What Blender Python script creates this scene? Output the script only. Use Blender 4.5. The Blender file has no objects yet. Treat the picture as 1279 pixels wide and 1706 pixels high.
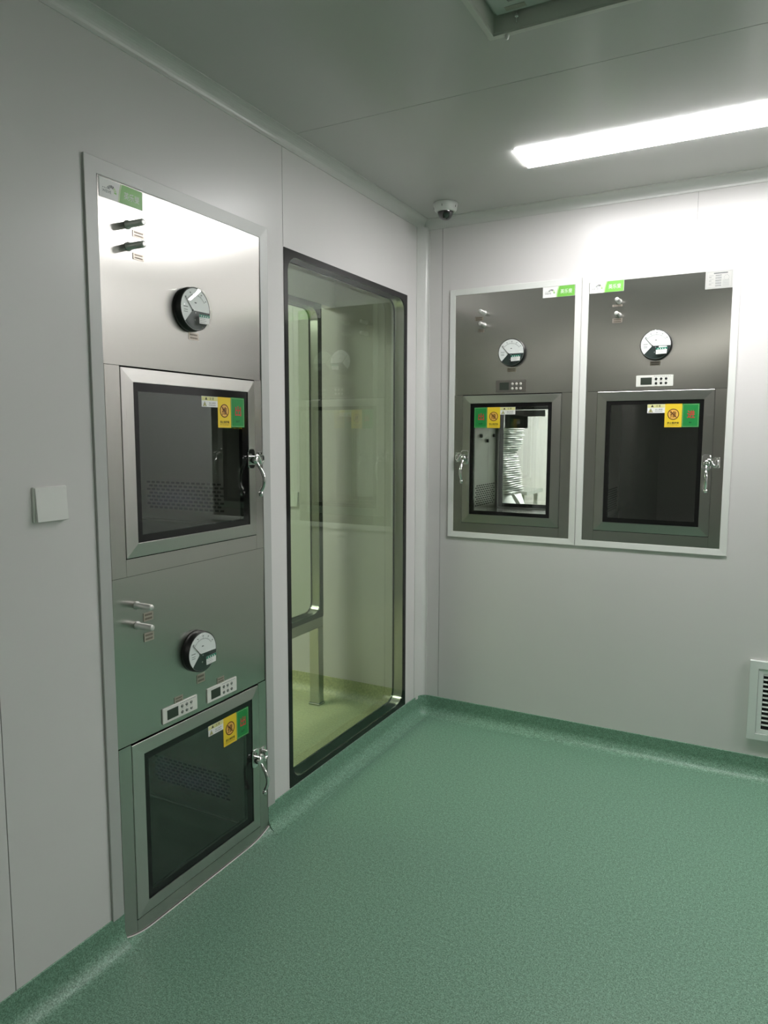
import bpy, bmesh, math, random
from mathutils import Vector, Matrix
random.seed(7)
PI = math.pi
SC = bpy.context.scene
COL = SC.collection

# ------------------------------------------------------------------ camera, light levels, exposure
cam_data = bpy.data.cameras.new('camera')
cam = bpy.data.objects.new('camera', cam_data)
COL.objects.link(cam)
RM = [[0.883110412184701, -0.0509796341499849, 0.4663872605388156],
      [0.4691600917322789, 0.0913119119006488, -0.8783797260130768],
      [0.0021927646310053645, 0.9945165718312501, 0.10455610999024001]]
m = Matrix(RM).to_4x4()
m.translation = Vector((1.61364385, -3.46597481, 1.50799137))
cam.matrix_world = m
cam_data.sensor_fit = 'VERTICAL'
cam_data.sensor_height = 36.0
cam_data.sensor_width = 36.0 * 1279 / 1706
cam_data.lens = 25.251
cam_data.clip_start = 0.02
SC.camera = cam

SC.view_settings.view_transform = 'Standard'
SC.view_settings.look = 'None'
SC.view_settings.exposure = 0.62
SC.view_settings.gamma = 1.0
SC.view_settings.use_curve_mapping = False
LAMP_MAIN = 27.5        # the strip light above the pass boxes
FILL_CORRIDOR = 2.5    # added unseen lamp, brightens the header and passage behind the tall window
LAMP_SIDE = 10.5         # lamp of the room behind the tall window
LAMP_BEYOND = 50.0       # lamp of the room behind the back wall
FILL_RIGHT = 42.0       # added fill lamp, unseen to the right, evens out the strip light
LAMP_REAR = 65.0         # lamp at the far rear of this room

world = bpy.data.worlds.new('world')
SC.world = world
world.use_nodes = True
world.node_tree.nodes['Background'].inputs[0].default_value = (0.05, 0.055, 0.05, 1)
world.node_tree.nodes['Background'].inputs[1].default_value = 0.3
cy = SC.cycles
cy.max_bounces = 14
cy.diffuse_bounces = 6
cy.glossy_bounces = 6
cy.transmission_bounces = 12
cy.transparent_max_bounces = 32
cy.use_denoising = True
cy.caustics_reflective = False
cy.caustics_refractive = False
cy.sample_clamp_indirect = 6.0

# ------------------------------------------------------------------ materials
def new_mat(name):
    mt = bpy.data.materials.new(name)
    mt.use_nodes = True
    nt = mt.node_tree
    b = nt.nodes['Principled BSDF']
    return mt, nt, b

def plain(name, col, rough=0.5, metal=0.0, spec=0.5, coat=0.0):
    mt, nt, b = new_mat(name)
    b.inputs['Base Color'].default_value = (*col, 1)
    b.inputs['Roughness'].default_value = rough
    b.inputs['Metallic'].default_value = metal
    b.inputs['Specular IOR Level'].default_value = spec
    if coat:
        b.inputs['Coat Weight'].default_value = coat
        b.inputs['Coat Roughness'].default_value = 0.05
    return mt

def noise_into(nt, scale, vec_scale=(1, 1, 1), detail=2.0, coord='Object'):
    tc = nt.nodes.new('ShaderNodeTexCoord')
    mp = nt.nodes.new('ShaderNodeMapping')
    mp.inputs['Scale'].default_value = vec_scale
    nz = nt.nodes.new('ShaderNodeTexNoise')
    nz.inputs['Scale'].default_value = scale
    nz.inputs['Detail'].default_value = detail
    nt.links.new(tc.outputs[coord], mp.inputs['Vector'])
    nt.links.new(mp.outputs['Vector'], nz.inputs['Vector'])
    return nz

def ramp_of(nt, src, stops):
    r = nt.nodes.new('ShaderNodeValToRGB')
    els = r.color_ramp.elements
    els[0].position, els[0].color = stops[0][0], (*stops[0][1], 1)
    els[1].position, els[1].color = stops[-1][0], (*stops[-1][1], 1)
    for p, c in stops[1:-1]:
        e = els.new(p); e.color = (*c, 1)
    nt.links.new(src, r.inputs['Fac'])
    return r

def painted(name, col, rough, wav=0.0, spec=0.5):
    """powder coated sheet: faint orange peel and slow waviness"""
    mt, nt, b = new_mat(name)
    b.inputs['Specular IOR Level'].default_value = spec
    nz = noise_into(nt, 1.3, detail=3)
    c2 = tuple(x * 0.965 for x in col)
    r = ramp_of(nt, nz.outputs['Fac'], [(0.35, c2), (0.65, col)])
    nt.links.new(r.outputs['Color'], b.inputs['Base Color'])
    b.inputs['Roughness'].default_value = rough
    if wav:
        n2 = noise_into(nt, 2.2, detail=1)
        bp = nt.nodes.new('ShaderNodeBump')
        bp.inputs['Strength'].default_value = wav
        bp.inputs['Distance'].default_value = 0.01
        nt.links.new(n2.outputs['Fac'], bp.inputs['Height'])
        nt.links.new(bp.outputs['Normal'], b.inputs['Normal'])
    return mt

def brushed(name, col, rough, aniso=0.5, grain=(1, 1, 0.006), amount=0.03):
    mt, nt, b = new_mat(name)
    b.inputs['Metallic'].default_value = 1.0
    nz = noise_into(nt, 900, grain, detail=2)
    r = ramp_of(nt, nz.outputs['Fac'], [(0.3, tuple(x * (1 - amount) for x in col)), (0.7, tuple(min(1, x * (1 + amount)) for x in col))])
    nt.links.new(r.outputs['Color'], b.inputs['Base Color'])
    mr = nt.nodes.new('ShaderNodeMapRange')
    mr.inputs['To Min'].default_value = rough * 0.96
    mr.inputs['To Max'].default_value = rough * 1.04
    nt.links.new(nz.outputs['Fac'], mr.inputs['Value'])
    nt.links.new(mr.outputs['Result'], b.inputs['Roughness'])
    b.inputs['Anisotropic'].default_value = aniso
    ge = nt.nodes.new('ShaderNodeNewGeometry')          # vertical grain: highlights smear sideways
    cr = nt.nodes.new('ShaderNodeVectorMath'); cr.operation = 'CROSS_PRODUCT'; cr.inputs[1].default_value = (0, 0, 1)
    nt.links.new(ge.outputs['Normal'], cr.inputs[0])
    nt.links.new(cr.outputs[0], b.inputs['Tangent'])
    return mt

def pane_glass(name, tint, f0=0.07):
    """clear pane: tinted see-through plus a schlick reflection on the outward face"""
    mt = bpy.data.materials.new(name); mt.use_nodes = True
    nt = mt.node_tree
    for n in list(nt.nodes): nt.nodes.remove(n)
    out = nt.nodes.new('ShaderNodeOutputMaterial')
    mix = nt.nodes.new('ShaderNodeMixShader')
    tr = nt.nodes.new('ShaderNodeBsdfTransparent'); tr.inputs[0].default_value = (*tint, 1)
    gl = nt.nodes.new('ShaderNodeBsdfGlossy'); gl.inputs['Roughness'].default_value = 0.012
    gl.inputs[0].default_value = (0.95, 1.0, 0.96, 1)
    lw = nt.nodes.new('ShaderNodeLayerWeight'); lw.inputs['Blend'].default_value = 0.5
    pw = nt.nodes.new('ShaderNodeMath'); pw.operation = 'POWER'; pw.inputs[1].default_value = 5
    ml = nt.nodes.new('ShaderNodeMath'); ml.operation = 'MULTIPLY_ADD'; ml.inputs[1].default_value = 1 - f0; ml.inputs[2].default_value = f0
    ge = nt.nodes.new('ShaderNodeNewGeometry')
    iv = nt.nodes.new('ShaderNodeMath'); iv.operation = 'SUBTRACT'; iv.inputs[0].default_value = 1
    fm = nt.nodes.new('ShaderNodeMath'); fm.operation = 'MULTIPLY'
    L = nt.links.new
    L(lw.outputs['Facing'], pw.inputs[0]); L(pw.outputs[0], ml.inputs[0])
    L(ge.outputs['Backfacing'], iv.inputs[1]); L(ml.outputs[0], fm.inputs[0]); L(iv.outputs[0], fm.inputs[1])
    L(fm.outputs[0], mix.inputs[0]); L(tr.outputs[0], mix.inputs[1]); L(gl.outputs[0], mix.inputs[2])
    L(mix.outputs[0], out.inputs[0])
    return mt

def emitter(name, col, strength):
    mt, nt, b = new_mat(name)
    b.inputs['Base Color'].default_value = (0.9, 0.9, 0.9, 1)
    b.inputs['Emission Color'].default_value = (*col, 1)
    b.inputs['Emission Strength'].default_value = strength
    return mt

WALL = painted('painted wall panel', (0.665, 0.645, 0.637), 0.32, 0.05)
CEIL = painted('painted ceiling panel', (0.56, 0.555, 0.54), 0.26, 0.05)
COVE = painted('cove aluminium', (0.62, 0.62, 0.60), 0.25)
GROOVE = plain('dark panel joint', (0.10, 0.10, 0.095), 0.7)
TRIMG = plain('satin grey trim', (0.46, 0.465, 0.45), 0.45, 0.15)
TRIMW = plain('white trim', (0.72, 0.73, 0.70), 0.35)
STEEL = brushed('brushed stainless steel', (0.51, 0.50, 0.472), 0.26, 0.82, amount=0.01)
STEELD = brushed('brushed steel door rail', (0.56, 0.552, 0.525), 0.28, 0.7, amount=0.01)
STEELIN = brushed('chamber steel', (0.50, 0.50, 0.48), 0.34, 0.3, amount=0.012)
TRAY = plain('chamber floor steel', (0.42, 0.42, 0.40), 0.2, 1.0)
CHROME = plain('chrome', (0.80, 0.80, 0.79), 0.07, 1.0)
TUBE = plain('steel tube', (0.70, 0.69, 0.67), 0.42, 0.75)
BLACK = plain('black glass print', (0.006, 0.006, 0.006), 0.12)
BLACKM = plain('black plastic', (0.012, 0.012, 0.012), 0.35)
GAP = plain('shadow gap', (0.008, 0.008, 0.008), 0.8)
DOORGLASS = pane_glass('door glass', (0.91, 0.925, 0.905), 0.12)
WINGLASS = pane_glass('green tinted window glass', (0.90, 0.937, 0.89), 0.10)
CLEAR = pane_glass('clear plastic', (0.96, 0.97, 0.96), 0.05)
WHITE = plain('white sticker', (0.80, 0.80, 0.78), 0.35)
CREAM = plain('pale yellow sticker', (0.68, 0.66, 0.30), 0.4)
YELLOW = plain('yellow sticker', (0.80, 0.58, 0.03), 0.4)
ORANGE = plain('orange disc', (0.82, 0.47, 0.10), 0.4)
GREEN = plain('green sticker', (0.012, 0.23, 0.05), 0.4)
LGREEN = plain('logo green', (0.17, 0.48, 0.075), 0.35)
PGREEN = plain('pale green edge', (0.50, 0.66, 0.36), 0.35)
RED = plain('red print', (0.52, 0.028, 0.03), 0.4)
DGREEN = plain('dark green print', (0.003, 0.06, 0.02), 0.4)
BROWN = plain('brown print', (0.10, 0.022, 0.004), 0.4)
INK = plain('ink', (0.02, 0.02, 0.02), 0.4)
GREYINK = plain('grey ink', (0.10, 0.11, 0.11), 0.4)
LGREY = plain('light grey ink', (0.27, 0.29, 0.28), 0.4)
GREYBACK = plain('grey sticker back', (0.50, 0.46, 0.42), 0.5)
PLATE = plain('etched plate', (0.46, 0.41, 0.35), 0.35, 0.7)
PLATEINK = plain('plate print', (0.14, 0.11, 0.09), 0.5)
NAMEPL = plain('silver name plate', (0.44, 0.44, 0.42), 0.35, 0.3)
DIAL = plain('white dial', (0.82, 0.84, 0.84), 0.3, coat=0.3)
DIALDK = plain('dark dial', (0.018, 0.03, 0.03), 0.35)
PANELW = plain('pale control panel', (0.70, 0.70, 0.65), 0.4)
PANELD = plain('control panel with dark reflection', (0.15, 0.14, 0.125), 0.3, 0.4)  # dark reflection on the panel face put into its base colour
SCREEN = plain('dark screen', (0.035, 0.045, 0.035), 0.2)
BUTTON = plain('dark button', (0.02, 0.02, 0.02), 0.3)
BUTTONL = plain('pale button', (0.6, 0.58, 0.54), 0.3)
PLASTIC = plain('white plastic', (0.72, 0.73, 0.70), 0.35)
SEAL = plain('white sealant', (0.62, 0.62, 0.58), 0.5)
PLASTICG = plain('light grey plastic', (0.72, 0.72, 0.69), 0.4)
GRILLE = plain('grille aluminium', (0.66, 0.70, 0.67), 0.38)
SMOKED = plain('smoked dome', (0.012, 0.012, 0.013), 0.05, coat=1.0)
CLOTH = painted('white cloth', (0.74, 0.75, 0.74), 0.85)
STRAP = plain('black strap', (0.02, 0.02, 0.022), 0.5)
TABLE = plain('table steel', (0.55, 0.57, 0.55), 0.3, 0.8)
HEPA = plain('cream housing', (0.56, 0.56, 0.52), 0.45)
FILTERM = plain('filter plate', (0.60, 0.61, 0.59), 0.5)

def vinyl(name='speckled green vinyl', cols=((0.085, 0.170, 0.115), (0.155, 0.300, 0.212), (0.25, 0.40, 0.305))):
    mt, nt, b = new_mat(name)
    n1 = noise_into(nt, 260, detail=2)
    r1 = ramp_of(nt, n1.outputs['Fac'], [(0.34, cols[0]), (0.5, cols[1]), (0.66, cols[2])])
    n2 = noise_into(nt, 95, detail=3)
    r2 = ramp_of(nt, n2.outputs['Fac'], [(0.35, (0.84, 0.85, 0.83)), (0.65, (1.12, 1.11, 1.12))])
    mx = nt.nodes.new('ShaderNodeMix'); mx.data_type = 'RGBA'; mx.blend_type = 'MULTIPLY'
    mx.inputs[0].default_value = 1
    nt.links.new(r1.outputs['Color'], mx.inputs[6]); nt.links.new(r2.outputs['Color'], mx.inputs[7])
    nt.links.new(mx.outputs[2], b.inputs['Base Color'])
    b.inputs['Roughness'].default_value = 0.42
    b.inputs['Specular IOR Level'].default_value = 0.45
    bp = nt.nodes.new('ShaderNodeBump'); bp.inputs['Strength'].default_value = 0.12; bp.inputs['Distance'].default_value = 0.002
    nt.links.new(n1.outputs['Fac'], bp.inputs['Height']); nt.links.new(bp.outputs['Normal'], b.inputs['Normal'])
    return mt
VINYL = vinyl()
OLIVE = vinyl('olive vinyl', ((0.47, 0.48, 0.27), (0.52, 0.535, 0.31), (0.58, 0.59, 0.36)))

# ------------------------------------------------------------------ mesh helpers
class MB:
    def __init__(self):
        self.v = []; self.f = []; self.mi = []; self.mats = []; self.sm = []
    def m(self, mat):
        if mat not in self.mats: self.mats.append(mat)
        return self.mats.index(mat)
    def face(self, pts, mat, smooth=False):
        b = len(self.v)
        self.v += [tuple(p) for p in pts]
        self.f.append(tuple(range(b, b + len(pts)))); self.mi.append(self.m(mat)); self.sm.append(smooth)
    def mesh(self, verts, faces, mat, smooth=False):
        b = len(self.v); k = self.m(mat)
        self.v += [tuple(p) for p in verts]
        for f in faces:
            self.f.append(tuple(i + b for i in f)); self.mi.append(k); self.sm.append(smooth)
    def box(self, x0, x1, y0, y1, z0, z1, mat):
        if x0 > x1: x0, x1 = x1, x0
        if y0 > y1: y0, y1 = y1, y0
        if z0 > z1: z0, z1 = z1, z0
        v = [(x0, y0, z0), (x1, y0, z0), (x1, y1, z0), (x0, y1, z0), (x0, y0, z1), (x1, y0, z1), (x1, y1, z1), (x0, y1, z1)]
        f = [(0, 3, 2, 1), (4, 5, 6, 7), (0, 1, 5, 4), (1, 2, 6, 5), (2, 3, 7, 6), (3, 0, 4, 7)]
        self.mesh(v, f, mat)
    def bbox(self, x0, x1, y0, y1, z0, z1, mat, r=0.002):
        """box with rounded corners in x-z and a softened front"""
        pts = rrect(x0, x1, z0, z1, r, 4)
        self.prism(pts, y0, y1, mat, bev=min(r, abs(y1 - y0)) * 0.5)
    def prism(self, pts, y0, y1, mat, bev=0.0):
        """x-z outline (counter-clockwise seen from -y) extruded from y0 (front) to y1 (back)"""
        n = len(pts)
        rings = []
        if bev:
            cx = sum(p[0] for p in pts) / n; cz = sum(p[1] for p in pts) / n
            w = max(p[0] for p in pts) - min(p[0] for p in pts); h = max(p[1] for p in pts) - min(p[1] for p in pts)
            sx = max(0.05, 1 - 2 * bev / max(w, 1e-6)); sz = max(0.05, 1 - 2 * bev / max(h, 1e-6))
            rings.append([(cx + (x - cx) * sx, y0, cz + (z - cz) * sz) for x, z in pts])
            rings.append([(x, y0 + bev * (1 if y1 > y0 else -1), z) for x, z in pts])
        else:
            rings.append([(x, y0, z) for x, z in pts])
        rings.append([(x, y1, z) for x, z in pts])
        v = [p for r in rings for p in r]
        f = [tuple(range(n))]
        for k in range(len(rings) - 1):
            for i in range(n):
                j = (i + 1) % n
                f.append((k * n + i, (k + 1) * n + i, (k + 1) * n + j, k * n + j))
        f.append(tuple(reversed(range((len(rings) - 1) * n, len(rings) * n))))
        self.mesh(v, f, mat)
    def ring(self, outer, inner, y0, y1, mat, yin=None):
        """flat ring between two x-z outlines of equal count; yin: front depth of the inner edge (sloped rails)"""
        n = len(outer); yi = y0 if yin is None else yin
        v = [(x, y0, z) for x, z in outer] + [(x, yi, z) for x, z in inner] + [(x, y1, z) for x, z in outer] + [(x, y1, z) for x, z in inner]
        f = []
        for i in range(n):
            j = (i + 1) % n
            f.append((i, j, n + j, n + i))
            f.append((2 * n + j, 2 * n + i, 3 * n + i, 3 * n + j))
            f.append((j, i, 2 * n + i, 2 * n + j))
            f.append((n + i, n + j, 3 * n + j, 3 * n + i))
        self.mesh(v, f, mat)
    def tube(self, pts, rad, mat, seg=12, cap=True):
        pts = [Vector(p) for p in pts]
        if not isinstance(rad, (list, tuple)): rad = [rad] * len(pts)
        v = []; f = []
        prev = None
        for i, p in enumerate(pts):
            d = (pts[min(i + 1, len(pts) - 1)] - pts[max(i - 1, 0)]).normalized()
            if prev is None:
                a = d.cross(Vector((0, 0, 1)))
                if a.length < 0.1: a = d.cross(Vector((1, 0, 0)))
                a.normalize()
            else:
                a = (prev - d * prev.dot(d)).normalized()
            prev = a; b = d.cross(a)
            for k in range(seg):
                t = 2 * PI * k / seg
                v.append(p + (a * math.cos(t) + b * math.sin(t)) * rad[i])
        for i in range(len(pts) - 1):
            for k in range(seg):
                l = (k + 1) % seg
                f.append((i * seg + k, i * seg + l, (i + 1) * seg + l, (i + 1) * seg + k))
        self.mesh(v, f, mat, True)
        if cap:
            e = (len(pts) - 1) * seg
            self.face([v[k] for k in reversed(range(seg))], mat)
            self.face([v[e + k] for k in range(seg)], mat)
    def lathe(self, prof, c, axis, mat, seg=40, smooth=True):
        """prof: (radius, height along axis); axis: unit vector"""
        ax = Vector(axis).normalized()
        a = ax.cross(Vector((0, 0, 1)))
        if a.length < 0.1: a = Vector((1, 0, 0))
        a.normalize(); b = ax.cross(a); c = Vector(c)
        v = []; f = []
        for r, h in prof:
            for k in range(seg):
                t = 2 * PI * k / seg
                v.append(c + ax * h + (a * math.cos(t) + b * math.sin(t)) * r)
        for i in range(len(prof) - 1):
            for k in range(seg):
                l = (k + 1) % seg
                f.append((i * seg + k, i * seg + l, (i + 1) * seg + l, (i + 1) * seg + k))
        self.mesh(v, f, mat, smooth)
    def disc(self, cx, cz, r, y0, y1, mat, seg=40):
        self.prism([(cx + r * math.cos(2 * PI * k / seg), cz + r * math.sin(2 * PI * k / seg)) for k in range(seg)], y0, y1, mat)
    def text(self, body, x, z, size, y, mat, width=None, bold=0.0):
        """flat lettering in the x-z plane, centred on x, z, facing -y"""
        cu = bpy.data.curves.new('lettering', 'FONT')
        cu.body = body; cu.size = size; cu.align_x = 'CENTER'; cu.align_y = 'CENTER'; cu.resolution_u = 3
        cu.offset = bold
        ob = bpy.data.objects.new('lettering', cu); COL.objects.link(ob)
        dg = bpy.context.evaluated_depsgraph_get()
        me = bpy.data.meshes.new_from_object(ob.evaluated_get(dg))
        vs = [tuple(q.co) for q in me.vertices]; fs = [tuple(p.vertices) for p in me.polygons]
        bpy.data.objects.remove(ob); bpy.data.curves.remove(cu); bpy.data.meshes.remove(me)
        if not vs: return
        xs = [p[0] for p in vs]; zs = [p[1] for p in vs]
        cx = (min(xs) + max(xs)) / 2; cz = (min(zs) + max(zs)) / 2
        s = 1.0 if width is None else width / max(1e-6, max(xs) - min(xs))
        self.mesh([(x + (p[0] - cx) * s, y, z + (p[1] - cz)) for p in vs], fs, mat)
    def build(self, name, parent=None, smooth_angle=None, bevel=0.0, recalc=True):
        me = bpy.data.meshes.new(name)
        me.from_pydata([tuple(p) for p in self.v], [], self.f)
        for mt in self.mats: me.materials.append(mt)
        for p, k, s in zip(me.polygons, self.mi, self.sm):
            p.material_index = k; p.use_smooth = s
        if recalc:
            bm = bmesh.new(); bm.from_mesh(me)
            bmesh.ops.remove_doubles(bm, verts=bm.verts, dist=1e-6) if bevel else None
            bmesh.ops.recalc_face_normals(bm, faces=bm.faces)
            bm.to_mesh(me); bm.free()
        me.update()
        o = bpy.data.objects.new(name, me); COL.objects.link(o)
        if parent: o.parent = parent
        if bevel:
            bv = o.modifiers.new('edge', 'BEVEL'); bv.width = bevel; bv.segments = 2; bv.limit_method = 'ANGLE'
            bv.angle_limit = math.radians(40); bv.harden_normals = False
        return o

def rrect(x0, x1, z0, z1, r, n=8):
    """rounded rectangle outline, counter-clockwise with +x right and +z up"""
    out = []
    for cx, cz, a0 in ((x1 - r, z1 - r, 0), (x0 + r, z1 - r, PI / 2), (x0 + r, z0 + r, PI), (x1 - r, z0 + r, 1.5 * PI)):
        for k in range(n + 1):
            a = a0 + PI / 2 * k / n
            out.append((cx + r * math.cos(a), cz + r * math.sin(a)))
    return out

def rect(x0, x1, z0, z1):
    return [(x1, z1), (x0, z1), (x0, z0), (x1, z0)]

def thing(name, label, cat, loc=(0, 0, 0), rotz=0.0, group=None):
    o = bpy.data.objects.new(name, None); COL.objects.link(o)
    o.empty_display_size = 0.05
    o.location = loc; o.rotation_euler = (0, 0, rotz)
    o['label'] = label; o['category'] = cat
    if group: o['group'] = group
    return o

def tag(o, label, cat, group=None):
    o['label'] = label; o['category'] = cat
    if group: o['group'] = group
    return o

def struct(o, label=None):
    o['kind'] = 'structure'
    if label: o['label'] = label; 
    return o

def sheet(us, zs, holes, t, mapf, mat, grooves_u=(), grooves_z=(), recess=None):
    """a wall or ceiling of thickness t on a grid with rectangular holes; grooves: (u0, u1, z0, z1) joints sunk into the front"""
    us = sorted(set(us)); zs = sorted(set(zs))
    mb = MB()
    nu, nz = len(us) - 1, len(zs) - 1
    def inside(h, u, z): return h[0] < u < h[1] and h[2] < z < h[3]
    st = {}
    for i in range(nu):
        for j in range(nz):
            u = (us[i] + us[i + 1]) / 2; z = (zs[j] + zs[j + 1]) / 2
            st[i, j] = 2 if any(inside(h, u, z) for h in holes) else (1 if any(inside(g, u, z) for g in grooves_u) else 0)
    GD = 0.003
    depth = lambda s: {0: 0.0, 1: GD, 2: t}[s]
    for (i, j), s in st.items():
        u0, u1, z0, z1 = us[i], us[i + 1], zs[j], zs[j + 1]
        if s != 2:
            d = depth(s)
            mb.face([mapf(u0, d, z0), mapf(u1, d, z0), mapf(u1, d, z1), mapf(u0, d, z1)], GROOVE if s == 1 else mat)
            mb.face([mapf(u0, t, z1), mapf(u1, t, z1), mapf(u1, t, z0), mapf(u0, t, z0)], mat)
        for di, dj in ((1, 0), (-1, 0), (0, 1), (0, -1)):
            q = st.get((i + di, j + dj), 2)
            if depth(q) > depth(s):
                a, b = depth(s), depth(q)
                if di == 1: e = [(u1, z0), (u1, z1)]
                elif di == -1: e = [(u0, z1), (u0, z0)]
                elif dj == 1: e = [(u1, z1), (u0, z1)]
                else: e = [(u0, z0), (u1, z0)]
                (p, q1), (r, s1) = e
                mb.face([mapf(p, a, q1), mapf(r, a, s1), mapf(r, b, s1), mapf(p, b, q1)], mat)
    return mb

# ------------------------------------------------------------------ room shell
CE = 2.6
XR, YR = 5.2, -9.5         # right wall, rear wall
XA, YB = -2.8, 4.6          # far side of the room behind the window, far wall of the room beyond
WT = 0.06
# pass box cut-outs
LY0, LY1, LZ1 = -2.078, -1.357, 2.214
WY0, WY1, WZ0, WZ1 = -1.2244, -0.1882, 0.1085, 2.2038
AX0, AX1, BX0, BX1, PZ0, PZ1 = 0.172, 0.794, 0.839, 1.462, 1.007, 2.231

# left wall: u = y, front at x = 0
gj = 0.0012
us = [YR, -2.413 - gj, -2.413 + gj, LY0, LY1, -1.2244 - 2 * gj, -1.2244, WY1, 0.0]
zs = [0.0, WZ0, LZ1, WZ1, CE]
mbw = sheet(us, zs, [(LY0, LY1, 0, LZ1), (WY0, WY1, WZ0, WZ1)], WT, lambda u, d, z: (-d, u, z), WALL,
            grooves_u=[(-2.413 - gj, -2.413 + gj, 0, CE), (-1.2244 - 2 * gj, -1.2244, WZ1, CE)])
struct(mbw.build('wall_left', recalc=False))
# back wall: u = x, front at y = 0
us = [XA, 0.107 - gj, 0.107 + gj, AX0, AX1, BX0, BX1, 1.298 - gj / 2, 1.298 + gj / 2, XR]
zs = [0, PZ0, PZ1, CE]
mbw = sheet(us, zs, [(AX0, AX1, PZ0, PZ1), (BX0, BX1, PZ0, PZ1)], WT, lambda u, d, z: (u, d, z), WALL,
            grooves_u=[(0.107 - gj, 0.107 + gj, 0, CE), (1.298 - gj / 2, 1.298 + gj / 2, PZ1, CE)])
struct(mbw.build('wall_back', recalc=False))
mb = MB(); mb.box(XR, XR + WT, YR, YB + WT, 0, CE, WALL); struct(mb.build('wall_right'))
mb = MB(); mb.box(XA - WT, XR + WT, YR - WT, YR, 0, CE, WALL); struct(mb.build('wall_rear'))
mb = MB(); mb.box(XA - WT, XA, YR, YB + WT, 0, CE, WALL); struct(mb.build('wall_side'))
mb = MB(); mb.box(XA, XR, YB, YB + WT, 0, CE, WALL); struct(mb.build('wall_beyond'))
mb = MB(); mb.box(-0.03, XR + WT, YR - WT, YB + WT, -0.06, 0, VINYL); struct(mb.build('floor'))
mb = MB(); mb.box(XA - WT, -0.0302, YR - WT, YB + WT, -0.06, 0, OLIVE); struct(mb.build('floor_side'))
# ceiling: u = x, "z" = y; filter housing recess and lamp
HX0, HX1, HY0, HY1 = 0.881, 1.491, -2.08, -1.470
gy = -1.2012
us = [XA - WT, HX0 + 0.012, HX1 - 0.012, 0.0, XR + WT]
zs = [YR - WT, HY0 + 0.012, HY1 - 0.012, gy - 0.0012, gy + 0.0012, YB + WT]
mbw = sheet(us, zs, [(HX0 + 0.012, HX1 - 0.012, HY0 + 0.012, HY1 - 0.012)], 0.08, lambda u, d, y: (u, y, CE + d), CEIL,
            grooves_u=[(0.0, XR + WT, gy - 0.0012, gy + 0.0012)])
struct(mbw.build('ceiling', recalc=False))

# ceiling and corner coves
def sweep(path, prof, mat, name, closed_ends=True):
    """path: (point, inward normal) pairs in plan; prof: (offset along the normal, height)"""
    mb = MB(); k = len(prof); v = []; f = []
    for (px, py), (nx, ny), pr in path:
        for off, h in pr:
            v.append((px + nx * off, py + ny * off, h))
    for i in range(len(path) - 1):
        for j in range(k - 1):
            f.append((i * k + j, (i + 1) * k + j, (i + 1) * k + j + 1, i * k + j + 1))
    mb.mesh(v, f, mat, False)
    for i, rev in ((0, True), (len(path) - 1, False)):
        q = [v[i * k + j] for j in range(k)]
        px, py = path[i][0]
        mb.face((q + [(px, py, q[-1][2])])[::-1] if rev else q + [(px, py, q[-1][2])], mat)
    return mb
CR = 0.038
cprof = [(0.0, CE - CR - 0.006), (0.003, CE - CR - 0.006)] + [(0.003 + CR - CR * math.cos(a), CE - CR - 0.003 + CR * math.sin(a)) for a in [PI / 2 * k / 8 for k in range(9)]] + [(CR + 0.009, CE - 0.003), (CR + 0.009, CE)]
N_ = [((0, YR), (1, 0), cprof), ((0, -0.0), (1, 0), cprof)]
struct(sweep(N_, cprof, COVE, 'c').build('trim_1'), 'ceiling cove along the left wall')
N_ = [((0.0, 0), (0, -1), cprof), ((XR, 0), (0, -1), cprof)]
struct(sweep(N_, cprof, COVE, 'c').build('trim_2'), 'ceiling cove along the back wall')
mb = MB()
a_, b_ = 0.031, 0.076
arc = [(a_ - a_ * math.cos(t), -b_ + b_ * math.sin(t)) for t in [PI / 2 * k / 14 for k in range(15)]]
arc = [(0.0, -b_ - 0.006), (0.003, -b_ - 0.006), (0.003, -b_)] + [(x + 0.003, y - 0.003) for x, y in arc[1:-1]] + [(a_, -0.003), (a_ + 0.006, -0.003), (a_ + 0.006, 0.0)]
for (p, q) in zip(arc[:-1], arc[1:]):
    mb.face([(p[0], p[1], 0.09), (q[0], q[1], 0.09), (q[0], q[1], CE - 0.03), (p[0], p[1], CE - 0.03)], COVE, False)
mb.face([(x, y, 0.09) for x, y in arc] + [(0, 0, 0.09)], COVE)
struct(mb.build('trim_3'), 'coved trim in the corner of the two walls')

# green coved skirting: the floor vinyl runs up the walls
def vprof(h, r):
    r = min(r, h)
    return [(0.0, h), (0.0025, h), (0.0035, h - 0.001), (0.0035, h - 0.003), (0.0035, (h + r) / 2), (0.0035, r + 0.004)] + [(0.0035 + r - r * math.cos(a), r - r * math.sin(a) + 0.0006) for a in [PI / 2 * k / 8 for k in range(9)]] + [(r + 0.008, 0.0005), (r + 0.02, 0.0004)]
H, R_ = 0.106, 0.052
P1 = vprof(H, R_)
def low(h): return [(0.0, h), (0.0035, h)] + [(0.0035 + 0.06 * (h / 0.022) * (1 - math.cos(a)), h - h * math.sin(a) + 0.0006) for a in [PI / 2 * k / 8 for k in range(9)]] + [(0.09, 0.0004)]
pth = [((0, YR), (1, 0), P1), ((0, -2.066), (1, 0), P1)]
mb = sweep(pth, P1, VINYL, 'b')
pl = [((0.0035, -2.066 + 0.11 * k / 8), (1, 0), low(0.022 * (1 - k / 8) ** 2 + 0.0008)) for k in range(9)]
m2 = sweep(pl, None or low(.02), VINYL, 'b'); mb.mesh(m2.v, m2.f, VINYL, True)
pl = [((0.0035, -1.367 - 0.13 * (1 - k / 8)), (1, 0), low(0.024 * (k / 8) ** 2 + 0.0008)) for k in range(9)]
m2 = sweep(pl, None or low(.02), VINYL, 'b'); mb.mesh(m2.v, m2.f, VINYL, True)
rr = 0.062
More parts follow.
